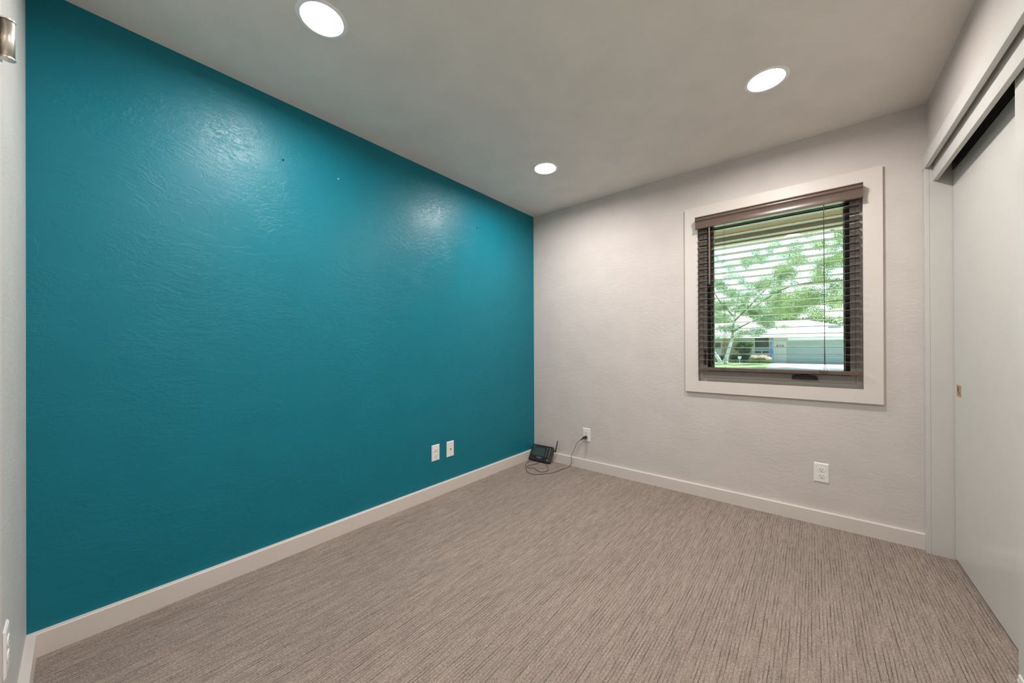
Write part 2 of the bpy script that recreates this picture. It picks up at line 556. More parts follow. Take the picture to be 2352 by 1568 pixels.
bm = new_bm(); ring(bm, sx0 + 0.040, sx1 - 0.040, sz0 + 0.062, sz1 - 0.046, 0.018, 0.010, 0.012, 0.014, 0.0895, 0.100); obj('outer_stop', bm, M_cream, sash)
bm = new_bm(); box(bm, sx0 + 0.040, sx1 - 0.040, 0.0855, 0.0860, sz0 + 0.060, sz1 - 0.044); obj('pane', bm, M_glass, sash)
# crank operator at the sill and the lock lever on the hinge-side jamb
bm = new_bm()
prism(bm, [(2.078, 0.8995), (2.210, 0.8995), (2.208, 0.913), (2.200, 0.925), (2.178, 0.931), (2.108, 0.931), (2.086, 0.926), (2.080, 0.915)], 'y', -0.004, 0.012)
ck = obj('crank_handle', bm, M_black, win, bevel=0.003)
bm = new_bm()
tube(bm, smooth_path([(2.098, -0.009, 0.914), (2.118, -0.013, 0.925), (2.142, -0.015, 0.932), (2.165, -0.014, 0.927), (2.190, -0.010, 0.916)]), 0.0055, 10)
obj('fold_arm', bm, M_black, ck, smooth=True)
bm = new_bm(); lathe(bm, [(0, -0.0062), (0.0022, -0.006), (0.0026, -0.0035)], 12, 'y', (2.106, 0, 0.913)); obj('screw', bm, M_screw, ck)
bm = new_bm(); box(bm, 1.5655, 1.5745, 0.006, 0.0295, 0.976, 1.089); obj('lock_lever', bm, M_black, win, bevel=0.002)

# ------------------------------------------------------------------ blind
bl = empty('window_blind', (0, 0, 0))
tag(bl, 'brown wooden slat blind with moulded valance hanging open in the window', 'blind')
vx0, vx1 = 1.5225, 2.4115
vp = [(-0.0215, 2.060), (-0.0735, 2.060), (-0.0745, 2.0575), (-0.0740, 2.0545), (-0.0700, 2.0525)]
for k in range(9):                                   # upper bead, swelling outwards
    a = k / 8
    vp.append((-0.0690 - 0.0050 * math.sin(math.pi * a) ** 0.8, 2.0515 - 0.0215 * a))
vp += [(-0.0660, 2.0290), (-0.0660, 2.0270)]
for k in range(9):                                   # lower cove
    a = k / 8
    vp.append((-0.0650 + 0.0060 * math.sin(math.pi * a * 0.62) - 0.0075 * a * a, 2.0260 - 0.0460 * a))
vp += [(-0.0665, 1.9775), (-0.0650, 1.9750), (-0.0500, 1.9750), (-0.0500, 2.0500), (-0.0215, 2.0500)]
bm = new_bm(); prism(bm, vp, 'x', vx0, vx1); obj('valance', bm, M_brown, bl)
bm = new_bm(); box(bm, WX0 + 0.006, WX1 - 0.006, -0.047, 0.006, 1.996, 2.048); obj('head_rail', bm, M_brown, bl)
sl0, sl1 = 1.5355, 2.3995
def slat_bm():
    bm = new_bm()
    n = 6
    topv = [(-0.0255 + 0.051 * i / n, 0.0012 + 0.0016 * (1 - (2 * i / n - 1) ** 2)) for i in range(n + 1)]
    botv = [(p[0], p[1] - 0.0026) for p in topv][::-1]
    prism(bm, topv + botv, 'x', sl0, sl1)
    return bm
proto = obj('slat', slat_bm(), M_slat, bl)
N_SLAT, Z_SLAT, P_SLAT, Y_SLAT = 23, 1.0156, 0.0443, -0.0205
for k in range(N_SLAT):
    o = proto if k == 0 else proto.copy()
    if k:
        COL.objects.link(o)
    o.location = (0, Y_SLAT, min(Z_SLAT + P_SLAT * k, 1.9835))
    o.rotation_euler.x = math.radians(-1.5 + random.uniform(-0.8, 0.8))
bm = new_bm(); box(bm, sl0, sl1, -0.047, 0.006, 0.938, 0.962); obj('bottom_rail', bm, M_brown, bl, bevel=0.003)
# ladder strings, two per side, and lift cords ending in loose loops on the bottom rail
for x in (1.7055, 2.2405):
    for y in (-0.0478, 0.0062):
        bm = new_bm(); tube(bm, [(x, y, 0.96), (x, y, 1.99)], 0.0006, 5); obj('ladder_string', bm, M_cordb, bl)
bm = new_bm(); tube(bm, smooth_path([(2.240, -0.052, 1.985), (2.2405, -0.053, 1.6), (2.2405, -0.053, 1.2), (2.242, -0.054, 1.04), (2.246, -0.056, 0.985), (2.252, -0.055, 0.965),
                                     (2.246, -0.055, 0.945), (2.224, -0.054, 0.950), (2.222, -0.054, 0.962), (2.240, -0.054, 0.952), (2.250, -0.053, 0.935)], 8), 0.0010, 6)
obj('lift_cord', bm, M_cordb, bl)
bm = new_bm(); tube(bm, smooth_path([(2.238, -0.0515, 1.985), (2.2385, -0.052, 1.5), (2.2385, -0.0525, 1.05), (2.234, -0.053, 0.975), (2.228, -0.053, 0.950), (2.214, -0.052, 0.956), (2.220, -0.052, 0.968)], 8), 0.0008, 6)
obj('lift_cord', bm, M_cordb, bl)
bm = new_bm(); tube(bm, smooth_path([(1.702, -0.050, 1.985), (1.702, -0.050, 1.2), (1.704, -0.051, 1.02), (1.712, -0.052, 0.965), (1.704, -0.052, 0.945), (1.688, -0.051, 0.955), (1.690, -0.051, 0.962), (1.712, -0.051, 0.938)], 8), 0.0007, 6)
obj('lift_cord', bm, M_cordb, bl)
bm = new_bm(); tube(bm, [(1.6135, -0.055, 1.568), (1.6135, -0.055, 1.990)], 0.0052, 8); wd = obj('tilt_wand', bm, mat('wand_finish', (0.22, 0.165, 0.14), 0.3), bl)
bm = new_bm(); tube(bm, [(1.6135, -0.055, 1.560), (1.6135, -0.055, 1.572)], 0.0062, 8); obj('wand_tip', bm, M_brown, wd)

# ------------------------------------------------------------------ recessed ceiling lights
def downlight(x, y, label):
    r = empty('recessed_light', (x, y, H))
    tag(r, label, 'ceiling light', 'recessed ceiling lights')
    bm = new_bm()
    lathe(bm, [(0.0940, 0.0), (0.0940, -0.0010), (0.0925, -0.0022), (0.0785, -0.0026), (0.0768, -0.0020), (0.0758, 0.0050), (0.0745, 0.0150)], 64)
    obj('trim_ring', bm, M_trimring, r, smooth=True)
    bm = new_bm()
    lathe(bm, [(0.0752, 0.0080), (0.060, 0.0072), (0.030, 0.0066), (0, 0.0064)], 64)
    obj('lens', bm, M_lens, r, smooth=True)
    return r
downlight(*LIGHTS[0], 'lit round recessed ceiling light nearest the camera above the teal wall')
downlight(*LIGHTS[1], 'lit round recessed ceiling light in the far corner where teal meets greige')
downlight(*LIGHTS[2], 'lit round recessed ceiling light in front of the window near the closet')
downlight(*LIGHTS[3], 'lit round recessed ceiling light overhead, seen as a reflection in the window glass')

# ------------------------------------------------------------------ wall plates (local: x across, y out of the wall towards -y, z up)
def plate_bm(wd=0.0735, hh=0.120, th=0.0055):
    bm = new_bm()
    a, b, e = wd / 2, hh / 2, 0.0045
    bk = [bm.verts.new(p) for p in ((-a, 0, -b), (a, 0, -b), (a, 0, b), (-a, 0, b))]
    md = [bm.verts.new(p) for p in ((-a, -0.002, -b), (a, -0.002, -b), (a, -0.002, b), (-a, -0.002, b))]
    ft = [bm.verts.new(p) for p in ((-a + e, -th, -b + e), (a - e, -th, -b + e), (a - e, -th, b - e), (-a + e, -th, b - e))]
    bm.faces.new(ft)
    bm.faces.new(bk[::-1])
    for A, B in ((bk, md), (md, ft)):
        for i in range(4):
            bm.faces.new((A[i], A[(i + 1) % 4], B[(i + 1) % 4], B[i]))
    return bm
def outlet(loc, rz, label):
    r = empty('power_outlet', loc, (0, 0, rz))
    tag(r, label, 'outlet', 'duplex wall outlets')
    obj('plate', plate_bm(), M_white, r, bevel=0.0008)
    for s in (1, -1):
        zc = 0.0195 * s
        bm = new_bm()
        pts = []
        for k in range(32):
            a = 2 * math.pi * k / 32
            pts.append((0.0172 * math.cos(a), zc + max(-0.0142, min(0.0142, 0.0172 * math.sin(a)))))
        prism(bm, pts, 'y', -0.0075, -0.0050)
        rc = obj('receptacle', bm, M_white, r, bevel=0.0006)
        for x, hh in ((-0.0064, 0.0046), (0.0064, 0.0038)):
            bm = new_bm(); box(bm, x - 0.0011, x + 0.0011, -0.0077, -0.0073, zc + 0.0035 - hh, zc + 0.0035 + hh); obj('slot', bm, M_slot, rc)
        bm = new_bm(); lathe(bm, [(0, -0.0077), (0.0025, -0.0077), (0.0025, -0.0073)], 12, 'y', (0, 0, zc - 0.0085)); obj('slot', bm, M_slot, rc)
    bm = new_bm(); lathe(bm, [(0, -0.0066), (0.0026, -0.0062), (0.003, -0.0053)], 12, 'y'); obj('screw', bm, M_white, r)
    return r
outlet((0.0, -1.2555, 0.323), math.radians(90), 'white duplex outlet on the teal wall left of the coax plate')
outlet((0.5925, 0.0, 0.310), 0, 'white outlet on the window wall with a black plug in it')
outlet((2.2225, 0.0, 0.3225), 0, 'white duplex outlet on the greige wall below the window')
outlet((0.595, -L, 0.350), math.radians(180), 'white outlet seen edge-on on the near wall at the bottom left corner')
cp = empty('coax_plate', (0.0, -1.1130, 0.3215), (0, 0, math.radians(90)))
tag(cp, 'white coax cable plate with dark centre jack on the teal wall', 'wall plate')
obj('plate', plate_bm(), M_white, cp, bevel=0.0008)
bm = new_bm(); lathe(bm, [(0, -0.0125), (0.0022, -0.0125), (0.0046, -0.0120), (0.0046, -0.0054)], 6, 'y'); jk = obj('coax_jack', bm, M_brassd, cp)
for z in (0.042, -0.042):
    bm = new_bm(); lathe(bm, [(0, -0.0066), (0.0026, -0.0062), (0.003, -0.0053)], 12, 'y', (0, 0, z)); obj('screw', bm, M_screw, cp)

# ------------------------------------------------------------------ nails left in the teal wall
for y, z, m_, lb in ((-2.267, 2.125, M_slot, 'dark screw left in the teal wall, left of the three'),
                     (-1.974, 2.127, M_white, 'tiny white plastic anchor in the teal wall, middle of the three'),
                     (-0.807, 2.128, M_slot, 'dark screw left in the teal wall nearest the corner')):
    n = empty('wall_screw', (0, y, z))
    tag(n, lb, 'screw', 'screws left in the teal wall')
    rr = 0.0040 if m_ is M_slot else 0.0026
    bm = new_bm(); lathe(bm, [(0, 0.006), (rr * 0.8, 0.0055), (rr, 0.004), (rr * 0.5, 0.0025), (rr * 0.5, 0.0)], 10, 'x'); obj('head', bm, m_, n)
    bm = new_bm(); lathe(bm, [(rr * 1.5, 0.0002), (rr * 1.5, 0.001), (rr * 0.6, 0.0014)], 10, 'x'); obj('collar', bm, m_, n)

# ------------------------------------------------------------------ weather console leaning in the corner
con = empty('weather_console', (0.1450, -0.124, 0.0097), (math.radians(-34), 0, math.radians(3.5)))
con.scale = (0.995, 1.0, 1.01)
tag(con, 'black electronic display console with keypad and antenna leaning in the corner on the carpet', 'display console')
CW, CH = 0.236, 0.156            # local: x along, z up the face, -y out of the face
bm = new_bm()
prism(bm, [(-CW / 2, 0.0), (CW / 2, 0.0), (CW / 2 + 0.003, 0.010), (CW / 2, CH - 0.006), (CW / 2 - 0.006, CH), (-CW / 2 + 0.006, CH), (-CW / 2, CH - 0.006), (-CW / 2 - 0.003, 0.010)], 'y', -0.010, 0.017)
obj('housing', bm, M_black, con, bevel=0.004)
def face(nm, x0, x1, z0, z1, d, m_, par=con, bev=0.0008):
    bm = new_bm(); box(bm, x0, x1, -0.010 - d, -0.0098, z0, z1); return obj(nm, bm, m_, par, bevel=bev)
M_lcd = mat('grey_green_display', (0.032, 0.058, 0.054), 0.16, var=0.12, vscale=40)
bezel = face('screen_bezel', -0.108, 0.046, 0.040, 0.142, 0.0012, M_black)
bm = new_bm(); box(bm, -0.101, 0.040, -0.0118, -0.0113, 0.047, 0.130); obj('screen', bm, M_lcd, bezel)
for i in range(6):
    for j in range(2):
        zc = 0.132 - 0.0155 * i
        xc = 0.062 + 0.030 * j
        wk = 0.0055 if j == 0 else 0.0095
        k = face('button', xc - wk, xc + wk, zc - 0.0042, zc + 0.0042, 0.0022, M_key)
        bm = new_bm(); box(bm, xc - wk * 0.5, xc + wk * 0.6, -0.0126, -0.0121, zc - 0.0016, zc + 0.0020); obj('key_print', bm, M_print, k)
for dx, dz in ((0, 0.010), (0, -0.010), (-0.010, 0), (0.010, 0)):
    bm = new_bm(); lathe(bm, [(0, -0.0125), (0.003, -0.0122), (0.0038, -0.0098)], 10, 'y', (0.092 + dx, 0, 0.022 + dz)); obj('arrow_key', bm, M_print, con)
t = text_mesh('lettering', 'VantagePro', 0.0125, M_print, con, shear=0.25)
t.location = (-0.006, -0.0106, 0.033); t.rotation_euler = (math.radians(90), 0, 0)
t = text_mesh('lettering', 'DAVIS', 0.0085, M_print, con, space=1.1)
t.location = (-0.090, -0.0116, 0.1365); t.rotation_euler = (math.radians(90), 0, 0)
bm = new_bm(); tube(bm, [(CW / 2 - 0.010, 0.008, 0.124), (CW / 2 + 0.026, 0.008, 0.118)], 0.0055, 10); an = obj('antenna_hinge', bm, M_black, con, smooth=False)
bm = new_bm(); tube(bm, [(CW / 2 + 0.023, 0.008, 0.116), (CW / 2 + 0.040, -0.030, 0.160), (CW / 2 + 0.057, -0.066, 0.206)], [0.0058, 0.0050, 0.0042], 10); obj('antenna', bm, M_black, an)
bm = new_bm(); box(bm, -0.045, 0.045, 0.0172, 0.020, 0.015, 0.10); obj('back_stand', bm, M_black, con, bevel=0.001)

# power adapter with its cord
pa = empty('power_adapter', (0.5925, -0.0080, 0.2905))
tag(pa, 'black power adapter plugged into the outlet with thin cord looping to the console', 'power adapter')
bm = new_bm()
lathe(bm, [(0, 0.0002), (0.013, 0.0), (0.0150, -0.004), (0.0148, -0.030), (0.0125, -0.042), (0.0075, -0.047), (0.0065, -0.050), (0, -0.0505)], 20, 'y')
obj('plug', bm, M_black, pa, smooth=True)
px0, py0, pz0 = pa.location
def rel(pts):
    return [(p[0] - px0, p[1] - py0, p[2] - pz0) for p in pts]
bm = new_bm(); tube(bm, rel([(0.587, -0.050, 0.288), (0.577, -0.060, 0.279), (0.5640, -0.0635, 0.2695)]), [0.0075, 0.0058, 0.0030], 10); obj('strain_relief', bm, M_black, pa)
cordp = [(0.567, -0.062, 0.271), (0.548, -0.060, 0.2596), (0.5133, -0.055, 0.217), (0.4874, -0.050, 0.1553), (0.4566, -0.045, 0.1001), (0.4592, -0.042, 0.0635), (0.4544, -0.042, 0.0301), (0.4400, -0.047, 0.0050),
         (0.448, -0.102, 0.003), (0.430, -0.170, 0.003), (0.422, -0.265, 0.003), (0.389, -0.341, 0.003), (0.348, -0.395, 0.003), (0.304, -0.431, 0.003), (0.261, -0.431, 0.003), (0.216, -0.410, 0.003),
         (0.171, -0.358, 0.003), (0.121, -0.306, 0.003), (0.081, -0.241, 0.003), (0.060, -0.175, 0.003), (0.090, -0.131, 0.0025), (0.150, -0.127, 0.0025), (0.210, -0.126, 0.0025), (0.243, -0.145, 0.003), (0.285, -0.182, 0.003), (0.338, -0.252, 0.003),
         (0.352, -0.286, 0.003), (0.334, -0.329, 0.003), (0.304, -0.346, 0.003), (0.253, -0.322, 0.003), (0.209, -0.296, 0.003), (0.172, -0.326, 0.003), (0.138, -0.308, 0.003), (0.128, -0.268, 0.003), (0.155, -0.222, 0.003), (0.160, -0.150, 0.003), (0.152, -0.1365, 0.0025)]
bm = new_bm(); tube(bm, smooth_path(rel(cordp), 6), 0.0019, 8); obj('cord', bm, mat('dark_cord', (0.035, 0.030, 0.028), 0.55), pa, smooth=True)

# ================================================================== outdoors
GZ = -0.486                                   # ground level across the street
def flat(name, x0, x1, y0, y1, z0, z1, m_):
    bm = new_bm(); box(bm, x0, x1, y0, y1, z0, z1); return struct(obj(name, bm, m_))
def grass_mat():
    t = NT('lawn')
    v = t.coords()
    c = t.ramp(t.noise(v, 1.3, 4, 0.6), [(0.3, (0.16, 0.29, 0.09)), (0.7, (0.33, 0.45, 0.17))])
    t.l(c, t.b.inputs['Base Color'])
    t.b.inputs['Roughness'].default_value = 0.9
    t.bump(t.noise(v, 60, 3), 0.6, 0.03)
    return t.m
M_grass = grass_mat()
M_pale = mat('dry_pale_lawn', (0.40, 0.50, 0.30), 0.9, var=0.2, vscale=1.2)
M_conc = mat('driveway_concrete', (0.46, 0.44, 0.42), 0.85, var=0.08, vscale=1.5)
M_asph = mat('asphalt', (0.16, 0.16, 0.165), 0.9, var=0.12, vscale=2)
flat('near_lawn', -30, 30, 0.16, 14, GZ - 0.3, GZ + 0.02, M_pale)
flat('street', -60, 60, 14, 23, GZ - 0.3, GZ - 0.06, M_asph)
flat('sidewalk', -60, 60, 23, 24.6, GZ - 0.3, GZ - 0.01, M_conc)
flat('far_lawn', -60, 60, 24.6, 90, GZ - 0.3, GZ - 0.02, M_grass)
bm = new_bm(); prism(bm, [(-0.30, 24.4), (8.5, 24.4), (8.5, 40.2), (-0.60, 40.2), (-0.55, 36)], 'z', GZ - 0.2, GZ + 0.0); struct(obj('driveway', bm, M_conc))

# own eave above the window
M_soff = mat('tan_soffit', (0.60, 0.46, 0.40), 0.7, var=0.05)
M_beam = mat('brown_fascia', (0.165, 0.125, 0.112), 0.7, var=0.06)
M_lip = mat('cream_drip_edge', (0.36, 0.285, 0.265), 0.6, var=0.03)
flat('eave_soffit', -3, 6, 0.16, 1.10, 2.335, 2.37, M_soff)
flat('eave_fascia', -3, 6, 1.06, 1.10, 2.105, 2.205, M_beam)
flat('eave_frieze', -3, 6, 1.065, 1.10, 2.206, 2.33, M_soff)
flat('eave_drip_edge', -3, 6, 1.050, 1.110, 2.097, 2.1045, M_lip)
flat('eave_roof', -3, 6, 0.16, 1.2, 2.375, 2.42, M_beam)

# neighbour's house
M_sid = mat('pale_siding', (0.62, 0.66, 0.63), 0.6, var=0.02)
M_gar = mat('garage_door_paint', (0.36, 0.46, 0.44), 0.55, var=0.02)
M_whi = mat('white_house_trim', (0.80, 0.82, 0.82), 0.5, var=0.02)
M_roofm = mat('pale_shingles', (0.50, 0.50, 0.52), 0.85, var=0.06, vscale=3, bump=0.6, bscale=8)
M_dkgl = mat('dark_house_glass', (0.045, 0.085, 0.080), 0.1, var=0.3, vscale=2.5)
M_blpan = mat('blue_grey_panel', (0.33, 0.50, 0.55), 0.5, var=0.03)
def bricks():
    t = NT('brick_veneer')
    v = t.coords(rot=(math.radians(90), 0, 0))
    b = t.n('ShaderNodeTexBrick')
    b.inputs['Color1'].default_value = (0.42, 0.20, 0.13, 1)
    b.inputs['Color2'].default_value = (0.58, 0.46, 0.38, 1)
    b.inputs['Mortar'].default_value = (0.62, 0.55, 0.50, 1)
    b.inputs['Scale'].default_value = 3.4
    t.l(v, b.inputs['Vector'])
    t.l(b.outputs[0], t.b.inputs['Base Color'])
    t.b.inputs['Roughness'].default_value = 0.9
    return t.m
hs = empty('house', (0, 40, GZ))
tag(hs, 'pale low house across the street with garage door and house number 870', 'house')
def part(name, m_, *bxs, par=hs, bev=0.0):
    bm = new_bm()
    for (x0, x1, y0, y1, z0, z1) in bxs:
        box(bm, x0, x1, y0 - 40, y1 - 40, z0 - GZ, z1 - GZ)
    return obj(name, bm, m_, par, bevel=bev)
part('garage_wall', M_sid, (-0.66, 0.335, 40.0, 40.2, GZ, 1.98), (0.335, 7.2, 40.0, 40.2, 1.60, 1.98), (6.3, 7.2, 40.0, 40.2, GZ, 1.60), (-0.66, -0.5, 40.2, 50, GZ, 1.98), (7.0, 7.2, 40.2, 50, GZ, 1.98))
for k in range(9):
    x = -0.62 + k * 0.108
    part('siding_batten', M_sid, (x, x + 0.016, 39.985, 40.0, GZ + 0.01, 1.58))
gdr = None
for k in range(4):
    z0 = GZ + 0.01 + k * 0.522
    part('garage_door_panel', M_gar, (0.345, 6.29, 40.06, 40.11, z0, z0 + 0.515), bev=0.004)
part('garage_eave', M_whi, (0.50, 7.9, 39.35, 39.42, 1.62, 1.90), (0.50, 7.9, 39.42, 40.0, 1.86, 1.90))
part('main_eave', M_whi, (-13, 0.50, 39.75, 39.82, 1.93, 2.14), (-13, 0.50, 39.82, 41.2, 2.09, 2.14))
part('front_wall', M_sid, (-13, -6.2, 41.0, 41.2, GZ, 2.1), (-6.2, -5.22, 41.0, 41.2, GZ, 0.36), (-6.2, -5.22, 41.0, 41.2, 1.5, 2.1), (-3.6, -2.45, 41.0, 41.2, GZ, 2.1),
     (-2.45, -1.03, 41.0, 41.2, GZ, 0.36), (-1.03, -0.66, 41.0, 41.2, GZ, 2.1))
part('brick_wall', bricks(), (-5.22, -3.6, 40.95, 41.2, GZ, 2.1))
part('post', M_whi, (-2.47, -2.30, 40.9, 41.0, GZ, 2.1))
part('post', M_whi, (-1.02, -0.66, 40.85, 41.0, GZ, 2.0))
wf = part('window_frame', M_whi, (-2.30, -1.02, 40.95, 41.05, 0.33, 0.39), (-2.30, -1.02, 40.95, 41.05, 0.62, 0.68), (-2.30, -2.24, 40.95, 41.05, 0.39, 1.95), (-1.08, -1.02, 40.95, 41.05, 0.39, 1.95),
          (-1.70, -1.63, 40.95, 41.05, 0.39, 0.62))
part('pane', M_dkgl, (-2.24, -1.08, 41.0, 41.02, 1.00, 2.09), par=wf)
part('spandrel', M_blpan, (-2.24, -1.08, 41.0, 41.02, 0.68, 1.00), par=wf)
part('pane', M_dkgl, (-2.24, -1.70, 41.0, 41.02, 0.39, 0.62), par=wf)
part('pane', M_dkgl, (-1.63, -1.08, 41.0, 41.02, 0.39, 0.62), par=wf)
wf = part('window_frame', M_whi, (-6.2, -5.22, 40.95, 41.05, 0.33, 0.39), (-6.2, -5.22, 40.95, 41.05, 0.80, 0.86), (-5.28, -5.22, 40.95, 41.05, 0.39, 1.5), (-6.2, -6.14, 40.95, 41.05, 0.39, 1.5))
part('pane', M_dkgl, (-6.14, -5.28, 41.0, 41.02, 0.86, 1.5), par=wf)
part('spandrel', mat('mint_panel', (0.50, 0.70, 0.66), 0.5), (-6.14, -5.28, 41.0, 41.02, 0.39, 0.80), par=wf)
# hip roof
bm = new_bm()
rv = [(-13, 39.35, 1.93), (7.9, 39.35, 1.93), (7.9, 51, 1.93), (-13, 51, 1.93), (-11, 45.2, 3.78), (1.9, 45.2, 3.78)]
vs = [bm.verts.new((x, y - 40, z - GZ)) for x, y, z in rv]
for f in ((0, 1, 5, 4), (1, 2, 5), (2, 3, 4, 5), (3, 0, 4), (0, 3, 2, 1)):
    bm.faces.new([vs[i] for i in f])
rf = obj('roof', bm, M_roofm, hs)
bm = new_bm(); tube(bm, [(-0.5, 2.1, 2.70 - GZ), (-0.5, 2.1, 2.98 - GZ)], 0.03, 8); obj('vent_pipe', bm, M_track, rf)
bm = new_bm(); box(bm, 3.4, 4.3, 2.1, 2.7, 2.52 - GZ, 2.95 - GZ); obj('roof_vent', bm, M_blpan, rf)
M_num = mat('dark_numerals', (0.02, 0.022, 0.025), 0.5)
for ch, dx in (('8', -0.205), ('7', 0.0), ('0', 0.205)):
    t = text_mesh('house_numeral', ch, 0.29, M_num, hs, depth=0.012)
    t.location = (-0.125 + dx, -0.03, 1.108 - GZ); t.rotation_euler = (math.radians(90), 0, 0)

# blue flag hanging limp beside the number panel
fl = empty('flag', (-0.76, 39.2, GZ))
tag(fl, 'limp bright blue flag hanging beside the white post of the house', 'flag')
bm = new_bm(); tube(bm, [(0.05, 0.02, 0), (0.05, 0.02, 2.25)], 0.015, 8); obj('pole', bm, M_whi, fl)
bm = new_bm()
prof = [(2.22, 0.012), (2.08, 0.025), (1.98, 0.040), (1.86, 0.062), (1.78, 0.064), (1.70, 0.032), (1.5, 0.036), (1.34, 0.055), (1.14, 0.085), (0.95, 0.105), (0.80, 0.108), (0.73, 0.095), (0.70, 0.055), (0.62, 0.045)]
rows = []
for i, (z, hw) in enumerate(prof):
    tw = 0.25 * i
    rows.append([bm.verts.new((math.cos(a + tw) * hw * (1 + 0.25 * math.cos(3 * a)) - 0.01, math.sin(a + tw) * hw * 0.5 * (1 + 0.25 * math.cos(3 * a)), z)) for a in [2 * math.pi * k / 14 for k in range(14)]])
for A, B in zip(rows, rows[1:]):
    for k in range(14):
        bm.faces.new((A[k], A[(k + 1) % 14], B[(k + 1) % 14], B[k]))
bm.faces.new(rows[0]); bm.faces.new(rows[-1][::-1])
obj('cloth', bm, mat('blue_cloth', (0.0, 0.22, 0.85), 0.6), fl, smooth=True)

# security sign on a stake
sg = empty('yard_sign', (-3.05, 37.0, GZ))
tag(sg, 'small white shield-shaped yard sign on a stake at the lawn edge', 'sign')
bm = new_bm(); prism(bm, [(-0.16, 0.60), (-0.10, 0.66), (0.10, 0.66), (0.16, 0.60), (0.13, 0.46), (0.05, 0.36), (-0.05, 0.36), (-0.13, 0.46)], 'y', -0.015, 0.0); obj('panel', bm, M_whi, sg)
bm = new_bm(); box(bm, -0.018, 0.018, 0.0, 0.02, 0.0, 0.60); obj('stake', bm, M_whi, sg)

# vegetation --------------------------------------------------------
def leaf_mat(name, c1, c2, c3, vs=1.6):
    t = NT(name)
    v = t.coords()
    a = t.ramp(t.noise(v, vs, 4, 0.7), [(0.3, c1), (0.5, c2), (0.72, c3)])
    di = t.n('ShaderNodeBsdfDiffuse'); tl = t.n('ShaderNodeBsdfTranslucent'); mx = t.n('ShaderNodeMixShader')
    t.l(a, di.inputs[0]); t.l(a, tl.inputs[0])
    mx.inputs[0].default_value = 0.45
    t.l(di.outputs[0], mx.inputs[1]); t.l(tl.outputs[0], mx.inputs[2])
    t.l(mx.outputs[0], t.out.inputs[0])
    return t.m
def leaves(name, m_, blobs, n, size, parent, droop=0.0, loc=(0, 0, 0)):
    """n small leaf quads spread through ellipsoid clumps (centre, radii)"""
    vs, fs = [], []
    wts = [b[1][0] * b[1][1] * b[1][2] for b in blobs]
    R = random.Random(n)
    for b in R.choices(blobs, wts, k=n):
        c, r = b
        while True:
            d = Vector((R.uniform(-1, 1), R.uniform(-1, 1), R.uniform(-1, 1)))
            if d.length < 1:
                break
        d = d * (0.55 + 0.45 * R.random()) if d.length > 0.3 else d * 1.6
        p = Vector((c[0] + d.x * r[0], c[1] + d.y * r[1], c[2] + d.z * r[2]))
        s = size * R.uniform(0.6, 1.3)
        a = Vector((R.gauss(0, 1), R.gauss(0, 1), R.gauss(0, 1) - droop)).normalized()
        e = a.cross(Vector((R.gauss(0, 1), R.gauss(0, 1), R.gauss(0, 1)))).normalized()
        i = len(vs)
        vs += [p - a * s, p - e * s * 0.45, p + a * s, p + e * s * 0.45]
        fs.append((i, i + 1, i + 2, i + 3))
    me = bpy.data.meshes.new(name)
    me.from_pydata(vs, [], fs)
    me.materials.append(m_)
    o = bpy.data.objects.new(name, me)
    COL.objects.link(o)
    o.parent = parent
    o['kind'] = 'stuff'
    return o
L_birch = leaf_mat('birch_leaves', (0.10, 0.20, 0.11), (0.30, 0.43, 0.25), (0.58, 0.68, 0.46), 2.6)
L_maple = leaf_mat('maple_leaves', (0.11, 0.22, 0.08), (0.33, 0.46, 0.20), (0.64, 0.70, 0.38), 2.6)
L_far = leaf_mat('far_leaves', (0.10, 0.19, 0.10), (0.22, 0.34, 0.17), (0.45, 0.54, 0.32))
L_dark = leaf_mat('shrub_leaves', (0.02, 0.075, 0.03), (0.065, 0.17, 0.07), (0.22, 0.36, 0.12))
M_birch = mat('white_bark', (0.72, 0.72, 0.70), 0.8, var=0.25, vscale=3)
M_bark = mat('grey_bark', (0.24, 0.21, 0.18), 0.9, var=0.2, vscale=4)

bt = empty('birch_tree', (-4.2, 37, GZ))
tag(bt, 'leafy birch tree with two leaning white trunks on the lawn across the street', 'tree')
for pts, r in (([(-0.05, 0, 0), (0.08, 0, 0.55), (0.28, 0, 1.3), (0.55, 0.1, 2.5), (0.7, 0.2, 4.2), (1.2, 0.1, 7.0)], [0.27, 0.17, 0.15, 0.13, 0.10, 0.04]),
               ([(-0.45, 0, 0), (-0.72, 0, 0.6), (-1.05, 0, 1.1), (-1.5, 0, 2.2), (-1.9, 0, 4)], [0.20, 0.14, 0.12, 0.10, 0.05])):
    bm = new_bm(); tube(bm, smooth_path(pts, 4), [r[min(i // 4, len(r) - 1)] * (1 - (i % 4) / 4) + r[min(i // 4 + 1, len(r) - 1)] * (i % 4) / 4 for i in range(4 * (len(pts) - 1) + 1)], 10)
    obj('trunk', bm, M_birch, bt, smooth=True)
for pts in ([(0.7, 0.2, 4.0), (2.2, 0, 5.6), (3.6, -0.3, 7.2)], [(0.6, 0.1, 3.0), (1.9, 0.2, 3.8), (3.0, 0, 4.2)], [(0.7, 0.2, 4.4), (-0.5, 0, 6), (-1.2, 0, 7.5)]):
    bm = new_bm(); tube(bm, smooth_path(pts, 4), [0.09 - 0.008 * i for i in range(9)], 8); obj('branch', bm, M_bark, bt)
RB = random.Random(3)
blobs = []
for k in range(80):
    x = RB.uniform(-3.2, 4.6); z = RB.uniform(2.7, 10.5)
    if x < 1.0 and z > 6.5 and RB.random() < 0.5:
        continue
    blobs.append(((x, RB.uniform(-1.5, 1.5), z), (RB.uniform(0.4, 1.1), 0.9, RB.uniform(0.25, 0.7))))
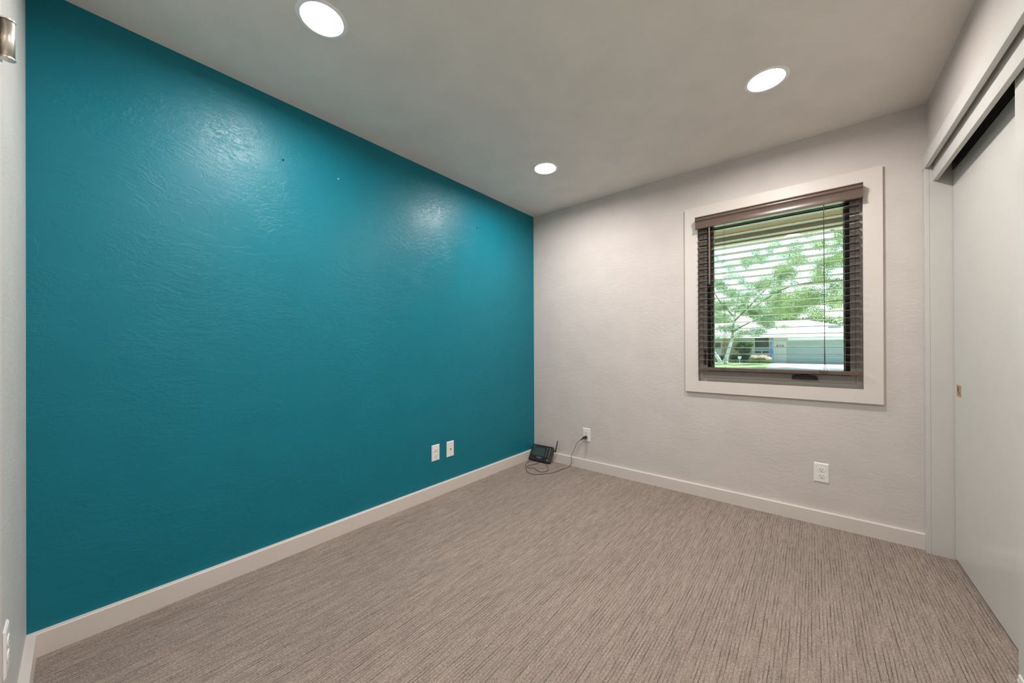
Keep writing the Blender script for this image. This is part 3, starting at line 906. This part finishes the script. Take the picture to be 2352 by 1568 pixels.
blobs += [((-1.3, 0, 2.4), (0.9, 0.6, 0.5)), ((0.9, 0, 2.5), (0.8, 0.7, 0.45)), ((-0.3, -0.4, 2.3), (0.9, 0.6, 0.45)), ((0.7, -0.3, 3.4), (1.2, 0.7, 0.6)), ((1.6, -0.2, 2.9), (1.0, 0.6, 0.4)), ((0.2, -0.4, 3.0), (0.9, 0.6, 0.45)), ((-0.9, -0.2, 3.3), (1.1, 0.6, 0.6))]
leaves('foliage', L_birch, blobs, 70000, 0.044, bt, 0.8)

rt = empty('maple_tree', (9.5, 33, GZ))
tag(rt, 'yellow-green leafy tree reaching in over the garage roof from the right', 'tree')
bm = new_bm(); tube(bm, [(0, 0, 0), (0.1, 0, 2.5), (-0.2, 0, 5), (-0.3, 0, 9)], [0.35, 0.28, 0.22, 0.08], 10); obj('trunk', bm, M_bark, rt)
for pts in ([(0, 0, 2.9), (-3.4, -0.4, 4.3), (-5.6, -0.5, 4.9), (-8.0, -0.4, 4.6)], [(-0.2, 0, 4.6), (-4.2, 0.2, 6.2), (-8.5, 0.5, 6.4), (-11.2, 0.4, 4.7)], [(-0.2, 0, 5.5), (-3.5, 0, 8.5), (-6.5, 0, 10.5)]):
    bm = new_bm(); tube(bm, smooth_path(pts, 5), [0.13 - 0.007 * i for i in range(5 * (len(pts) - 1) + 1)], 8); obj('branch', bm, M_bark, rt)
blobs = []
for k in range(85):
    x = RB.uniform(-9.8, -1.0); z = RB.uniform(4.2, 11.5)
    if x < -6.5 and z > 8.2 and RB.random() < 0.5:
        continue
    blobs.append(((x, RB.uniform(-1.6, 1.6), z), (RB.uniform(0.5, 1.2), 0.9, RB.uniform(0.35, 0.75))))
blobs += [((-5.3, 0, 3.75), (0.9, 0.6, 0.35)), ((-4.6, 0, 3.4), (0.5, 0.5, 0.35)), ((-6.9, 0, 4.0), (1.0, 0.6, 0.3))]
leaves('foliage', L_maple, blobs, 72000, 0.048, rt, 0.5)

ft = empty('background_tree', (-1.5, 60, GZ))
tag(ft, 'pale green tree crown rising behind the roof of the house', 'tree')
bm = new_bm(); tube(bm, [(0, 0, 0), (0, 0, 6), (0.4, 0, 11)], [0.5, 0.4, 0.15], 10); obj('trunk', bm, M_bark, ft)
blobs = []
for k in range(110):
    x = RB.uniform(-9, 11); z = RB.uniform(3.0, 8.0 if k % 2 else (10.5 if x < 0 else 15))
    blobs.append(((x, RB.uniform(-1.5, 1.5), z), (RB.uniform(0.8, 1.8), 1.2, RB.uniform(0.6, 1.2))))
leaves('foliage', L_far, blobs, 60000, 0.10, ft, 0.3)

def shrub(name, label, loc, m_, blobs, n, size, extra=None):
    e = empty(name, loc)
    tag(e, label, 'shrub')
    bm = new_bm()
    for k in range(5):
        a = k * 1.26
        tube(bm, [(0, 0, 0), (0.12 * math.cos(a), 0.12 * math.sin(a), 0.35), (0.25 * math.cos(a), 0.2 * math.sin(a), 0.7)], [0.025, 0.018, 0.01], 6)
    obj('stems', bm, M_bark, e)
    leaves('foliage', m_, blobs, n, size, e)
    if extra:
        leaves('blossom', *extra, e)
    return e
shrub('large_shrub', 'large dark green shrub in front of the brick wall beside the birch', (-2.95, 38.8, GZ), L_dark,
      [((0, 0, 0.55), (0.75, 0.5, 0.55)), ((0.1, 0, 1.2), (0.65, 0.5, 0.5)), ((-0.5, 0, 1.5), (0.45, 0.4, 0.4)), ((0.5, 0, 1.75), (0.5, 0.4, 0.4)), ((-0.1, 0, 1.9), (0.55, 0.4, 0.4)), ((-0.75, 0, 0.5), (0.5, 0.4, 0.45))], 5200, 0.07)
shrub('low_shrub', 'low rounded dark green shrub between the two birch trunks', (-4.75, 38.6, GZ), L_dark,
      [((0, 0, 0.36), (0.55, 0.4, 0.36)), ((-0.3, 0, 0.28), (0.4, 0.35, 0.28))], 1500, 0.06)
shrub('flowering_hedge', 'flowering hedge with cream pink blossom left of the driveway', (-1.62, 38.2, GZ), L_maple,
      [((-0.45, 0, 0.30), (0.5, 0.4, 0.32)), ((0.1, 0, 0.32), (0.55, 0.4, 0.34)), ((0.6, 0, 0.28), (0.42, 0.4, 0.30))], 1700, 0.055,
      extra=(mat('cream_pink_blossom', (0.90, 0.70, 0.60), 0.7, var=0.15, vscale=5), [((-0.35, -0.1, 0.58), (0.5, 0.35, 0.16)), ((0.3, -0.1, 0.60), (0.6, 0.35, 0.15)), ((0.7, -0.15, 0.42), (0.3, 0.3, 0.2))], 700, 0.07))
shrub('red_flower_bed', 'small clump of red flowers at the far left of the lawn', (-5.75, 38.2, GZ), L_dark,
      [((0, 0, 0.14), (0.5, 0.3, 0.15))], 350, 0.05, extra=(mat('red_petals', (0.65, 0.06, 0.10), 0.7), [((0, -0.05, 0.26), (0.45, 0.28, 0.08))], 160, 0.06))
